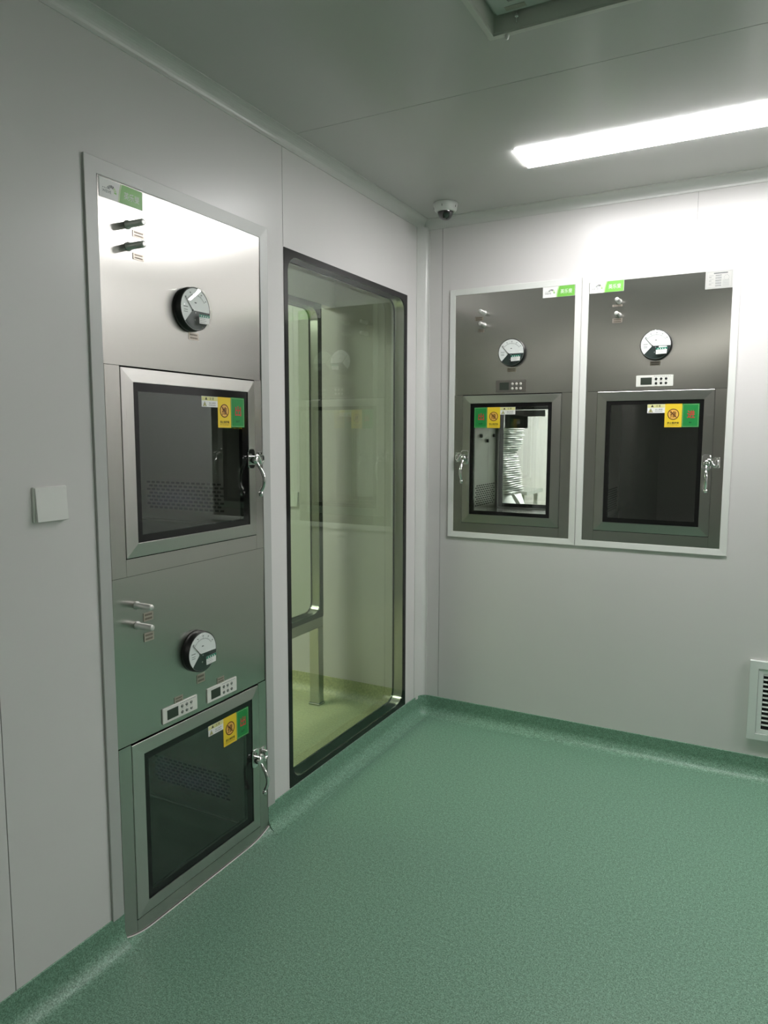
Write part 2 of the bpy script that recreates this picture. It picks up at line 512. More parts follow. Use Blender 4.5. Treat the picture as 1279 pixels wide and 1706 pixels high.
pth = [((0, -1.367), (1, 0), P1), ((0, -rr), (1, 0), P1)]
for k in range(1, 9):
    t = PI / 2 * k / 8
    pth.append(((rr - rr * math.cos(t), -rr + rr * math.sin(t)), (math.cos(t), -math.sin(t)), [(o * 0.93, h) for o, h in P1]))
m2 = sweep(pth, P1, VINYL, 'b'); mb.mesh(m2.v, m2.f, VINYL, True)
o = mb.build('baseboard_left')
for p in o.data.polygons: p.use_smooth = True
struct(o)
mb = sweep([((rr, 0), (0, -1), P1), ((XR, 0), (0, -1), P1)], P1, VINYL, 'b')
o = mb.build('baseboard_back'); struct(o)
for p in o.data.polygons: p.use_smooth = True
mb = sweep([((XA, 0), (0, -1), P1), ((-WT, 0), (0, -1), P1)], P1, OLIVE, 'b')
o = mb.build('baseboard_side'); struct(o)
for p in o.data.polygons: p.use_smooth = True

pts = [(0.0055, -2.066 + 0.698 * k / 60, 0.001 + 0.022 * max(0, 1 - k / 9.4) ** 2 + 0.024 * max(0, 1 - (60 - k) / 11.2) ** 2) for k in range(61)]
mb = MB(); mb.tube(pts, 0.0022, SEAL, 8)
struct(mb.build('trim_9'), 'white sealant bead along the foot of the stacked pass boxes')

# slim frames around the pass boxes (set on the wall face)
def surround(u0, u1, z0, z1, w, d, mat, three=False):
    mb = MB()
    if three:
        b = 0.002
        # jambs and head with mitred corners, open at the floor
        def prof(o0, o1, dd): return [o0, o1]
        mb.mesh([(u0, 0, z0), (u0, -d, z0), (u0 + w, -d * 0.7, z0), (u0 + w, 0, z0), (u0, 0, z1), (u0, -d, z1), (u0 + w, -d * 0.7, z1 - w), (u0 + w, 0, z1 - w)],
                [(0, 3, 2, 1), (0, 1, 5, 4), (1, 2, 6, 5), (2, 3, 7, 6), (3, 0, 4, 7)], mat)
        mb.mesh([(u1, 0, z0), (u1, -d, z0), (u1 - w, -d * 0.7, z0), (u1 - w, 0, z0), (u1, 0, z1), (u1, -d, z1), (u1 - w, -d * 0.7, z1 - w), (u1 - w, 0, z1 - w)],
                [(0, 1, 2, 3), (0, 4, 5, 1), (1, 5, 6, 2), (2, 6, 7, 3), (3, 7, 4, 0)], mat)
        mb.mesh([(u0, 0, z1), (u1, 0, z1), (u0, -d, z1), (u1, -d, z1), (u0 + w, -d * 0.7, z1 - w), (u1 - w, -d * 0.7, z1 - w), (u0 + w, 0, z1 - w), (u1 - w, 0, z1 - w)],
                [(0, 1, 3, 2), (2, 3, 5, 4), (4, 5, 7, 6), (6, 7, 1, 0)], mat)
    else:
        mb.ring(rect(u0, u1, z0, z1), rect(u0 + w, u1 - w, z0 + w, z1 - w), -d, 0.0, mat, yin=-d * 0.75)
    return mb
def place(o, loc, rz):
    o.location = loc; o.rotation_euler = (0, 0, rz); return o
o = surround(-2.109, -1.3298, 0.101, 2.2425, 0.0415, 0.007, TRIMG, True).build('trim_4', bevel=0.001)
struct(place(o, (0, 0, 0), PI / 2), 'grey frame around the two stacked pass boxes')
o = surround(0.1541, 0.8145, 0.9876, 2.2455, 0.0295, 0.007, TRIMW).build('trim_5', bevel=0.001); struct(o, 'white frame around the pass box nearer the corner')
o = surround(0.8185, 1.4791, 0.9876, 2.2455, 0.0295, 0.007, TRIMW).build('trim_6', bevel=0.001); struct(o, 'white frame around the pass box farther from the corner')

# ------------------------------------------------------------------ windows
def rwindow(y0, y1, z0, z1, bw, depth, x, name, frame_label, r=0.06, rear=True):
    """window in a wall parallel to the left wall, facing +x; local x = world y"""
    e = thing(name, frame_label, 'window'); del e['category']
    e['kind'] = 'structure'
    e.location = (x, 0, 0); e.rotation_euler = (0, 0, PI / 2)
    outer = rrect(y0, y1, z0, z1, 0.003, 10); inner = rrect(y0 + bw, y1 - bw, z0 + bw, z1 - bw, r, 10)
    mb = MB(); mb.ring(outer, inner, -0.002, 0.005, BLACK); mb.build('black_border', e)
    mb = MB(); mb.box(y0 + 0.004, y1 - 0.004, -0.001, 0.0035, z0 + 0.004, z1 - 0.004, WINGLASS); mb.build('front_pane', e)
    o2 = rrect(y0 + bw - 0.006, y1 - bw + 0.006, z0 + bw - 0.006, z1 - bw + 0.006, r + 0.006, 10)
    mb = MB(); mb.ring(o2, inner, 0.0052, depth - 0.006, STEELD); mb.build('steel_spacer', e)
    in2 = rrect(y0 + bw + 0.004, y1 - bw - 0.004, z0 + bw + 0.004, z1 - bw - 0.004, r - 0.004, 10)
    mb = MB(); mb.ring(outer, in2, depth - 0.0058, depth + 0.001, BLACK); mb.build('rear_seal', e)
    if rear:
        mb = MB(); mb.box(y0 + 0.004, y1 - 0.004, depth - 0.005, depth - 0.001, z0 + 0.004, z1 - 0.004, WINGLASS); mb.build('rear_pane', e)
    return e
rwindow(WY0, WY1, WZ0, WZ1, 0.0245, WT, 0.0, 'window_1', 'tall black bordered window beside the corner')
SX = -0.537
rwindow(-1.30, -0.140, 0.506, 2.212, 0.028, WT, SX, 'window_2', 'black bordered window seen through the tall window', rear=False)
# steel stand under the inner window and the wall header above it
mb = MB()
mb.box(SX - WT, SX, -1.30, -0.140, 0.449, 0.5055, STEEL)
o = mb.build('trim_7', bevel=0.002); struct(o, 'steel beam under the inner window')
mb = MB(); mb.box(SX - WT, SX, -0.190, -0.140, 0.0, 0.4488, STEEL); mb.box(SX - WT - 0.006, SX + 0.006, -0.196, -0.134, 0.0, 0.012, STEEL)
o = mb.build('trim_8', bevel=0.002); struct(o, 'steel leg under the inner window')
mb = MB(); mb.box(SX - WT, SX, -2.4, 0.0, 2.2125, CE, WALL)
o = mb.build('wall_header'); struct(o)
mb = MB(); mb.box(SX - WT, SX, -2.4, -1.3005, 0.0, 2.2125, WALL)
o = mb.build('wall_inner'); struct(o)

# ------------------------------------------------------------------ pass boxes
def label_plate(parent, u, z, w=0.044, h=0.019, lines=2, y=-0.0032):
    mb = MB(); mb.box(u - w / 2, u + w / 2, y - 0.0012, y, z - h / 2, z + h / 2, PLATE)
    for k in range(lines):
        zz = z + h * (0.22 - 0.44 * k / max(1, lines - 1))
        n = 6 if k == 0 else 9
        for q in range(n):
            uu = u - w * 0.38 + w * 0.76 * q / n
            mb.box(uu, uu + w * 0.5 / n * 1.1, y - 0.0014, y - 0.0011, zz - h * 0.11, zz + h * 0.11, PLATEINK)
    return mb.build('label_plate', parent)

def make_logo(parent, u0, u1, z0, z1, y=-0.0032):
    """white and green brand strip with the maker's arc mark"""
    w, h = u1 - u0, z1 - z0
    X = lambda t: u0 + w * t
    Z = lambda t: z0 + h * t
    mb = MB()
    mb.box(u0, u1, y - 0.0006, y, z0, z1, WHITE)
    def curve_edge(base, dx): return [(X(base + dx - 0.055 * math.sin(t * PI / 2 * 1.05) ** 2 * 1.0 + 0.055 * t ** 2 * 1.0), Z(t)) for t in [k / 8 for k in range(9)]]
    def edge(b0, b1): return [(X(b0 + (b1 - b0) * (k / 8) ** 1.7), Z(k / 8)) for k in range(9)]
    for b0, b1, mat, dy in ((0.415, 0.485, PGREEN, 0.0007), (0.45, 0.525, LGREEN, 0.0009)):
        l = edge(b0, b1)
        pts = l + [(u1 - 0.0012, z1 - 0.0008), (u1 - 0.0012, z0 + 0.0008)]
        mb.face([(a, y - dy, b) for a, b in reversed(pts)], mat)
    mb.text('英乐斐', X(0.735), Z(0.47), h * 0.42, y - 0.0011, WHITE, width=w * 0.36)
    mb.text('WEIVE', X(0.165), Z(0.36), h * 0.21, y - 0.0009, GREYINK, width=w * 0.20)
    for q in range(5):
        mb.box(X(0.07 + 0.036 * q), X(0.07 + 0.036 * q + 0.022), y - 0.0009, y - 0.0006, Z(0.50), Z(0.535), LGREY)
    cx, cz = X(0.275), Z(0.40)
    cols = [LGREY, LGREY, GREYINK, GREYINK, PGREEN, PGREEN, LGREEN]
    n = 7
    for q in range(n):
        a0 = math.radians(150 - 165 * q / n); a1 = math.radians(150 - 165 * (q + 0.8) / n)
        r0, r1 = h * (0.21 - 0.008 * q), h * (0.35 - 0.004 * q)
        mb.face([(cx + r0 * math.cos(a0), y - 0.0009, cz + r0 * math.sin(a0)), (cx + r1 * math.cos(a0), y - 0.0009, cz + r1 * math.sin(a0)),
                 (cx + r1 * math.cos(a1), y - 0.0009, cz + r1 * math.sin(a1)), (cx + r0 * math.cos(a1), y - 0.0009, cz + r0 * math.sin(a1))], cols[q])
    return mb.build('logo_sticker', parent, recalc=False)

def make_gauge(parent, u, z, pill=False):
    r = 0.0665
    g = MB()
    g.lathe([(0.002, 0), (r + 0.001, 0), (r + 0.001, 0.012), (r - 0.0005, 0.014), (r - 0.0005, 0.026), (r - 0.003, 0.0275), (r - 0.0035, 0.0262), (0.002, 0.0262)], (u, -0.003, z), (0, -1, 0), BLACKM, 48)
    body = g.build('pressure_gauge', parent)
    yd = -0.0295
    d = MB()
    d.disc(u, z, r - 0.004, yd, yd + 0.0004, DIAL, 48)
    px, pz = u - 0.2 * r, z - 0.08 * r
    # dark lower field
    R1 = r - 0.0042
    a_end = math.atan2(pz - z, math.sqrt(max(0, R1 ** 2 - (pz - z) ** 2)))
    a_st = math.atan2(-0.66, -0.75)
    pts = [(px, pz)]
    a0, a1 = a_st, a_end
    for k in range(17):
        a = a0 + (a1 - a0) * k / 16
        pts.append((u + R1 * math.cos(a), z + R1 * math.sin(a)))
    d.face([(x, yd - 0.0003, zz) for x, zz in pts], DIALDK)
    # scale
    for k in range(25):
        a = math.radians(140 - 104 * k / 24)
        l = 0.075 if k % 6 == 0 else 0.045
        ra, rb = r * 0.70, r * (0.70 + l)
        w = 0.0006 if k % 6 == 0 else 0.0004
        ca, sa = math.cos(a), math.sin(a); cx, cz = u + 0.02 * r, z - 0.06 * r
        d.face([(cx + ra * ca - w * sa, yd - 0.0003, cz + ra * sa + w * ca), (cx + rb * ca - w * sa, yd - 0.0003, cz + rb * sa + w * ca),
                (cx + rb * ca + w * sa, yd - 0.0003, cz + rb * sa - w * ca), (cx + ra * ca + w * sa, yd - 0.0003, cz + ra * sa - w * ca)], GREYINK)
        if k < 24:
            a2 = math.radians(140 - 104 * (k + 1) / 24); rc = r * 0.69
            d.face([(cx + rc * ca, yd - 0.0003, cz + rc * sa), (cx + ra * ca, yd - 0.0003, cz + ra * sa), (cx + ra * math.cos(a2), yd - 0.0003, cz + ra * math.sin(a2)), (cx + rc * math.cos(a2), yd - 0.0003, cz + rc * math.sin(a2))], GREYINK)
        if k % 6 == 0:
            q = r * 0.84
            d.box(cx + q * ca - 0.0028, cx + q * ca + 0.0028, yd - 0.0004, yd, cz + q * sa - 0.0018, cz + q * sa + 0.0018, LGREY)
    d.box(u - 0.05 * r, u + 0.07 * r, yd - 0.0004, yd, z + 0.26 * r, z + 0.31 * r, GREYINK)
    d.box(u - 0.78 * r, u - 0.50 * r, yd - 0.0004, yd, z + 0.02 * r, z + 0.05 * r, GREYINK)
    for k in range(2):
        d.box(u - 0.76 * r, u - 0.52 * r, yd - 0.0004, yd, z - (0.12 + 0.09 * k) * r, z - (0.09 + 0.09 * k) * r, LGREY)
    d.disc(u + 0.0 * r, z - 0.17 * r, 0.035 * r, yd - 0.0006, yd, LGREY, 12)
    d.disc(u - 0.05 * r, z - 0.50 * r, 0.045 * r, yd - 0.0006, yd, LGREY, 12)
    if pill:
        d.prism(rrect(u + 0.2 * r, u + 0.72 * r, z - 0.22 * r, z - 0.11 * r, 0.05 * r, 4), yd - 0.0007, yd, WHITE)
    d.build('dial', body)
    nd = MB()
    tx, tz = u - 0.68 * r, z + 0.47 * r
    dv = Vector((tx - px, 0, tz - pz)).normalized(); nv = Vector((-dv.z, 0, dv.x)) * 0.0011
    for sgn in (1,):
        a = Vector((px, yd - 0.0016, pz)); b = Vector((tx, yd - 0.0016, tz))
        nd.prism([(a.x - nv.x, a.z - nv.z), (b.x - nv.x * .6, b.z - nv.z * .6), (b.x + nv.x * .6, b.z + nv.z * .6), (a.x + nv.x, a.z + nv.z)], yd - 0.002, yd - 0.0012, INK)
    nd.disc(px, pz, 0.0028, yd - 0.0026, yd, INK, 14)
    nd.build('needle', body)
    ln = MB()
    ln.lathe([(r - 0.0005, 0.0262), (r - 0.0005, 0.034), (r - 0.006, 0.0365), (0.0005, 0.0372)], (u, -0.003, z), (0, -1, 0), CLEAR, 48)
    ln.build('clear_cover', body)
    st = MB()
    ys = -0.0409
    x0, x1, z0, z1 = u + 0.06 * r, u + 0.76 * r, z - 0.66 * r, z - 0.24 * r
    sh = 0.03 * r
    st.mesh([(x0, ys, z0), (x1 - sh, ys, z0 + sh), (x1, ys, z1 + sh), (x0 - sh * .3, ys, z1), (x0, ys + .0005, z0), (x1 - sh, ys + .0005, z0 + sh), (x1, ys + .0005, z1 + sh), (x0 - sh * .3, ys + .0005, z1)],
            [(0, 1, 2, 3), (7, 6, 5, 4), (0, 4, 5, 1), (1, 5, 6, 2), (2, 6, 7, 3), (3, 7, 4, 0)], WHITE)
    zt = z1 - 0.13 * r
    st.face([(x0 - sh * .2, ys - .0003, zt), (x1 - sh * .3, ys - .0003, zt + sh), (x1, ys - .0003, z1 + sh), (x0 - sh * .3, ys - .0003, z1)], plain_teal)
    for k in range(4):
        uu = x0 + (x1 - x0) * (0.14 + 0.21 * k)
        st.box(uu, uu + 0.055 * r, ys - .0006, ys - .0002, zt + 0.035 * r, zt + 0.10 * r, WHITE)
    for k in range(3):
        st.box(x0 + 0.05 * r, x0 + (0.40 + 0.06 * (k % 2)) * r, ys - .0004, ys - .0001, z0 + (0.06 + 0.085 * k) * r, z0 + (0.075 + 0.085 * k) * r, LGREY)
    st.build('inspection_sticker', body, recalc=False)
    return body
plain_teal = plain('teal sticker head', (0.012, 0.20, 0.13), 0.4)

def make_panel(parent, u0, u1, z0, z1, mat, bmat):
    w, h = u1 - u0, z1 - z0
    mb = MB(); mb.bbox(u0, u1, -0.0065, -0.003, z0, z1, mat, 0.0025)
    for q in range(9):
        a = u0 + w * (0.49 + 0.052 * q)
        mb.box(a, a + w * 0.032, -0.0068, -0.0064, z1 - h * 0.125, z1 - h * 0.085, LGREY)
    for q in range(3):
        a = u0 + w * (0.51 + 0.133 * q)
        mb.box(a, a + w * 0.075, -0.0068, -0.0064, z0 + h * 0.485, z0 + h * 0.51, LGREY)
    p = mb.build('control_panel', parent)
    mb = MB(); mb.box(u0 + w * 0.125, u0 + w * 0.43, -0.0072, -0.006, z0 + h * 0.17, z0 + h * 0.80, SCREEN); mb.build('screen', p)
    for row in range(2):
        for c in range(3):
            b = MB()
            cx, cz = u0 + w * (0.545 + 0.133 * c), z0 + h * (0.67 - 0.39 * row)
            b.lathe([(0.0001, 0.0022), (h * 0.085, 0.0022), (h * 0.11, 0.0012), (h * 0.11, 0)], (cx, -0.0064, cz), (0, -1, 0), bmat, 16)
            b.build('button', p)
    return p

def make_port(parent, u, z, l=0.062):
    mb = MB()
    mb.lathe([(0.0001, l), (0.006, l), (0.0085, l - 0.001), (0.0095, l - 0.004), (0.0095, 0.003), (0.0125, 0.0025), (0.0125, 0)], (u, -0.003, z), (0, -1, 0), TUBE, 22)
    return mb.build('test_port', parent)

def make_direction(parent, u0, u1, z0, z1, char, word, y):
    mb = MB(); w, h = u1 - u0, z1 - z0
    mb.box(u0, u1, y - 0.0005, y, z0, z1, GREEN)
    mb.ring(rect(u0 + .003, u1 - .003, z0 + .003, z1 - .003), rect(u0 + .0037, u1 - .0037, z0 + .0037, z1 - .0037), y - .0007, y - .0004, PGREEN)
    uc = (u0 + u1) / 2
    mb.text(char, uc + w * 0.03, z0 + h * 0.55, h * 0.36, y - 0.0008, RED, width=w * 0.46, bold=0.0006)
    mb.text(word, uc, z0 + h * 0.2, h * 0.095, y - 0.0008, DGREEN, bold=0.0003)
    return mb.build('direction_sticker', parent, recalc=False)

def make_push(parent, u0, u1, z0, z1, y):
    mb = MB(); w, h = u1 - u0, z1 - z0; uc = (u0 + u1) / 2; zc = z0 + h * 0.555
    mb.box(u0, u1, y - 0.0005, y, z0, z1, YELLOW)
    mb.ring(rect(u0 + .0025, u1 - .0025, z0 + .003, z1 - .003), rect(u0 + .0030, u1 - .0030, z0 + .0035, z1 - .0035), y - .0007, y - .0004, ORANGE)
    r = w * 0.34
    mb.disc(uc, zc, r, y - 0.0007, y, ORANGE, 32)
    n = 32
    c = lambda rr: [(uc + rr * math.cos(2 * PI * k / n), zc + rr * math.sin(2 * PI * k / n)) for k in range(n)]
    mb.ring(c(r), c(r * 0.86), y - 0.0010, y - 0.0006, BROWN)
    a = math.radians(135); t = r * 0.055
    dx, dz = math.cos(a), math.sin(a)
    mb.prism([(uc - dx * r * .9 - dz * t, zc - dz * r * .9 + dx * t), (uc - dx * r * .9 + dz * t, zc - dz * r * .9 - dx * t), (uc + dx * r * .9 + dz * t, zc + dz * r * .9 - dx * t), (uc + dx * r * .9 - dz * t, zc + dz * r * .9 + dx * t)][::-1], y - 0.0009, y - 0.0006, BROWN)
    mb.text('推', uc, zc, r * 1.25, y - 0.0012, BROWN, width=r * 1.1, bold=0.0003)
    mb.text('禁止推玻璃', uc, z0 + h * 0.185, h * 0.095, y - 0.0009, INK, width=w * 0.68, bold=0.00008)
    mb.text('Do not push glass', uc, z0 + h * 0.095, h * 0.05, y - 0.0009, INK, width=w * 0.66)
    return mb.build('push_warning_sticker', parent, recalc=False)

def make_warn(parent, u0, u1, z0, z1, y):
    mb = MB(); w, h = u1 - u0, z1 - z0
    mb.box(u0, u1, y - 0.0005, y, z0, z1, WHITE)
    mb.box(u0 + .0008, u1 - .0008, y - 0.0007, y - .0004, z0 + h * 0.60, z1 - .0008, CREAM)
    def tri(cx, cz, s, mat, yy):
        mb.face([(cx - s * .58, yy, cz - s * .45), (cx + s * .58, yy, cz - s * .45), (cx, yy, cz + s * .55)], mat)
    tri(u0 + w * 0.28, z0 + h * 0.80, h * 0.28, INK, y - 0.0009)
    tri(u0 + w * 0.19, z0 + h * 0.28, h * 0.46, INK, y - 0.0007)
    tri(u0 + w * 0.19, z0 + h * 0.275, h * 0.36, CREAM, y - 0.0009)
    tri(u0 + w * 0.19, z0 + h * 0.26, h * 0.16, INK, y - 0.0011)
    mb.text('注 意', u0 + w * 0.62, z0 + h * 0.80, h * 0.26, y - 0.0010, INK, width=w * 0.28)
    mb.text('当心夹手', u0 + w * 0.66, z0 + h * 0.38, h * 0.19, y - 0.0008, INK, width=w * 0.42)
    for q in range(8):
        a = u0 + w * (0.44 + 0.055 * q); mb.box(a, a + w * 0.04, y - .0008, y - .0004, z0 + h * 0.15, z0 + h * 0.20, GREYINK)
    return mb.build('caution_sticker', parent, recalc=False)

def make_latch(door, cab, u, ku, z, sgn, yf):
    """compression latch: body and lever on the door, keeper on the cabinet; sgn=+1 keeper on the right"""
    mb = MB()
    mb.bbox(u - 0.021, u + 0.016 if sgn > 0 else u + 0.021, yf - 0.004, yf, z - 0.034, z + 0.036, CHROME, 0.012)
    mb.lathe([(0.0001, 0.026), (0.010, 0.026), (0.0145, 0.022), (0.016, 0.016), (0.016, 0.0)], (u, yf - 0.003, z - 0.004), (0, -1, 0), CHROME, 24)
    # hooked cam reaching to the keeper
    pts = [(u + sgn * 0.004 * 1, yf - 0.016, z + 0.012), (u + sgn * 0.014, yf - 0.019, z + 0.010), (u + sgn * 0.022, yf - 0.020, z - 0.004), (u + sgn * 0.030, yf - 0.019, z - 0.014), (ku - sgn * 0.006, yf - 0.016, z - 0.009)]
    mb.tube(smooth_path(pts, 4), 0.0058, CHROME, 10)
    b = mb.build('latch', door)
    mb = MB()
    pts = [(u, yf - 0.020, z - 0.004), (u, yf - 0.030, z - 0.022), (u + sgn * 0.001, yf - 0.045, z - 0.044), (u + sgn * 0.002, yf - 0.053, z - 0.068), (u + sgn * 0.002, yf - 0.050, z - 0.094), (u + sgn * 0.001, yf - 0.040, z - 0.112)]
    sp = smooth_path(pts, 5)
    n = len(sp)
    mb.tube(sp, [0.0075 - 0.0035 * abs(2 * k / (n - 1) - 1) ** 0.7 * (1 if k < n / 2 else 0.35) for k in range(n)], CHROME, 12)
    mb.lathe([(0.0001, 0.016), (0.006, 0.015), (0.0085, 0.010), (0.008, 0.0), (0.0001, -0.003)], sp[-1] - Vector((0, 0, 0.004)), (0, 0.25, -1), CHROME, 14)
    mb.build('lever', b) if False else mb.build('latch_lever', door)
    mb = MB()
    mb.bbox(ku - 0.012, ku + 0.012, -0.0065, -0.003, z - 0.024, z + 0.024, CHROME, 0.003)
    mb.bbox(ku - 0.008, ku + 0.008, -0.022, -0.006, z - 0.016, z + 0.014, CHROME, 0.007)
    mb.disc(ku, z + 0.018, 0.0025, -0.0075, -0.006, TUBE, 10)
    mb.disc(ku, z - 0.020, 0.0025, -0.0075, -0.006, TUBE, 10)
    mb.build('latch_keeper', cab)

def smooth_path(pts, n):
    P = [Vector(p) for p in pts]; out = []
    for i in range(len(P) - 1):
        p0 = P[max(i - 1, 0)]; p1 = P[i]; p2 = P[i + 1]; p3 = P[min(i + 2, len(P) - 1)]
        for k in range(n):
            t = k / n
            out.append(0.5 * ((2 * p1) + (-p0 + p2) * t + (2 * p0 - 5 * p1 + 4 * p2 - p3) * t * t + (-p0 + 3 * p1 - 3 * p2 + p3) * t ** 3))
    out.append(P[-1]); return out

def pass_box(label, loc, rz, S, group=None):
    """S: measures in local u (right seen from the front) and z above the box's base"""
    e = thing('pass_box', label, 'pass box', loc, rz, group)
    hw, zt = S['hw'], S['top']
    du0, du1, dz0, dz1 = S['door']; s1 = S['seam']
    g = 0.0016
    YF = -0.003
    # outer panels
    mb = MB()
    panels = [(-hw, hw, s1 + g / 2, zt), (-hw, du0 - g, 0, s1 - g / 2), (du1 + g, hw, 0, s1 - g / 2), (du0 - g + g / 2, du1 + g / 2, 0, dz0 - g * 1.5)]
    for (a, b, c, d) in panels[1:]: mb.box(a, b, YF, 0.012, c, d, STEEL)
    bow = S.get('bow', 0.006)
    a, b, c, d = panels[0]
    NX, NZ = 24, 12
    P = lambda i, j: (a + (b - a) * i / NX, YF - bow * ((2 * i / NX - 1) ** 2) * ((c + (d - c) * j / NZ) - d), c + (d - c) * j / NZ)
    gv = [P(i, j) for j in range(NZ + 1) for i in range(NX + 1)]
    gf = [(j * (NX + 1) + i, j * (NX + 1) + i + 1, (j + 1) * (NX + 1) + i + 1, (j + 1) * (NX + 1) + i) for j in range(NZ) for i in range(NX)]
    mb.mesh(gv, gf, STEEL, True)
    for e4 in ([P(i, 0) for i in range(NX + 1)][::-1], [P(i, NZ) for i in range(NX + 1)], [P(0, j) for j in range(NZ + 1)], [P(NX, j) for j in range(NZ + 1)][::-1]):
        for p, q in zip(e4[:-1], e4[1:]):
            mb.face([p, q, (q[0], 0.012, q[2]), (p[0], 0.012, p[2])], STEEL)
    mb.face([(a, 0.012, c), (a, 0.012, d), (b, 0.012, d), (b, 0.012, c)], STEEL)
    cab = mb.build('cabinet', e)
    # body behind the face: chamber liner with an outer shell
    cu0, cu1, cz0, cz1, cd = S['chamber']
    mb = MB()
    t = 0.0
    y0 = 0.018
    V = [(cu0, y0, cz0), (cu1, y0, cz0), (cu1, y0, cz1), (cu0, y0, cz1), (cu0, cd, cz0), (cu1, cd, cz0), (cu1, cd, cz1), (cu0, cd, cz1)]
    # outer shell
    o0, o1, p0, p1, od = -hw + 0.003, hw - 0.003, 0.004, zt - 0.004, cd + 0.004
    hasback = S.get('back')
    bu0, bu1, bz0, bz1 = (S['back'] if hasback else (0, 0, 0, 0))
    # inner faces
    mb.face([V[0], V[1], V[5], V[4]], TRAY); mb.face([V[3], V[7], V[6], V[2]], STEELIN)
    mb.face([V[0], V[4], V[7], V[3]], STEELIN); mb.face([V[1], V[2], V[6], V[5]], STEELIN)
    if hasback:
        q = [(bu0, cd, bz0), (bu1, cd, bz0), (bu1, cd, bz1), (bu0, cd, bz1)]
        W4 = V[4:8]
        for k in range(4):
            l = (k + 1) % 4
            mb.face([W4[k], W4[l], q[l], q[k]], STEELIN)
        q2 = [(p[0], od, p[2]) for p in q]
        for k in range(4):
            l = (k + 1) % 4
            mb.face([q[k], q[l], q2[l], q2[k]], STEELIN)
        O4 = [(o0, od, p0), (o1, od, p0), (o1, od, p1), (o0, od, p1)]
        for k in range(4):
            l = (k + 1) % 4
            mb.face([q2[k], q2[l], O4[l], O4[k]], STEELIN)
    else:
        mb.face(V[4:8], BLACK if S.get('blackback') else STEELIN)
        mb.face([(o0, od, p0), (o0, od, p1), (o1, od, p1), (o1, od, p0)], STEELIN)
    O1 = [(o0, y0, p0), (o1, y0, p0), (o1, y0, p1), (o0, y0, p1)]; O2 = [(a, od, c) for a, _, c in O1]
    I1 = V[0:4]
    for k in range(4):
        l = (k + 1) % 4
        mb.face([O1[k], O1[l], O2[l], O2[k]], STEELIN)
        mb.face([O1[k], O1[l], I1[l], I1[k]], GAP)
    # return air slots on a side wall
    side, ya, yb, za, zb, nx, nz_ = S['slots']
    us_ = cu0 + 0.0008 if side < 0 else cu1 - 0.0008
    for r_ in range(nz_):
        for c in range(nx):
            yy = ya + (yb - ya) * (c + (0.5 if r_ % 2 else 0)) / nx; zz = za + (zb - za) * r_ / (nz_ - 1)
            ln = (yb - ya) / nx * 0.36; hh = (zb - za) / (nz_ - 1) * 0.27
            mb.face([(us_, yy - ln, zz - hh), (us_, yy + ln, zz - hh), (us_, yy + ln, zz + hh), (us_, yy - ln, zz + hh)], GAP)
    if S.get('hooks'):
        for (hy, hz) in S['hooks']:
            mb.box(us_ - 0.0005, us_ + 0.009, hy - 0.005, hy + 0.005, hz - 0.009, hz + 0.009, GAP)
    if S.get('fillet'):
        mb.tube([(cu1 - 0.003, y0 + 0.004, cz0 + 0.003), (cu1 - 0.003, cd - 0.004, cz0 + 0.003)], 0.004, TUBE, 8)
    mb.build('chamber', e, recalc=False)
    # door: sloped mitred rails, black printed border, glass
    bu = S['black']; cl = S['clear']
    YD = -0.0045; YI = -0.010
    mb = MB()
    n4o = rect(du0, du1, dz0, dz1); n4i = rect(bu[0], bu[1], bu[2], bu[3])
    mb.ring(n4o, n4i, YD, 0.012, STEELD, yin=YI)
    door = mb.build('door', e, bevel=0.0012)
    mb = MB(); mb.ring(rect(bu[0] + .0002, bu[1] - .0002, bu[2] + .0002, bu[3] - .0002), rect(cl[0], cl[1], cl[2], cl[3]), YI + 0.0035, 0.008, BLACK)
    mb.build('black_border', door)
    mb = MB(); mb.box(cl[0] - .002, cl[1] + .002, YI + 0.0037, YI + 0.0085, cl[2] - .002, cl[3] + .002, DOORGLASS); mb.build('glass', door)
    ys = YI + 0.0032
    D = S['dir']; make_direction(door, D[0], D[1], D[2], D[3], D[4], D[5], ys)
    make_push(door, *S['push'], ys); make_warn(door, *S['warn'], ys)
    make_latch(door, e, S['latch'][0], S['latch'][1], S['latch'][2], S['latch'][3], YI + 0.002)
    # rear door with its glass and the backs of its stickers
    if hasback:
        mb = MB(); mb.ring(rect(bu0 - 0.02, bu1 + 0.02, bz0 - 0.02, bz1 + 0.02), rect(bu0 + .022, bu1 - .022, bz0 + .02, bz1 - .022), od + 0.001, od + 0.010, BLACK)
        rd = mb.build('rear_door', e)
        mb = MB(); mb.box(bu0 + .02, bu1 - .02, od + 0.003, od + 0.008, bz0 + .018, bz1 - .02, DOORGLASS); mb.build('rear_glass', rd)
        if S.get('backs'):
            mb = MB()
            for (a, b, c, d) in S['backs']: mb.box(a, b, od + 0.0085, od + 0.0095, c, d, GREYBACK)
            mb.build('sticker_back', rd)
    # fittings on the upper panel
    make_logo(e, *S['logo'])
    for (u, z) in S['ports']: make_port(e, u, z)
    for pl_ in S['plates']: label_plate(e, *pl_)
    make_gauge(e, S['gauge'][0], S['gauge'][1], S.get('pill', False))
    for p in S['panels']: make_panel(e, *p[:4], PANELD if p[4] else PANELW, BUTTONL if p[4] else (BUTTONM if S.get('left') else BUTTON))
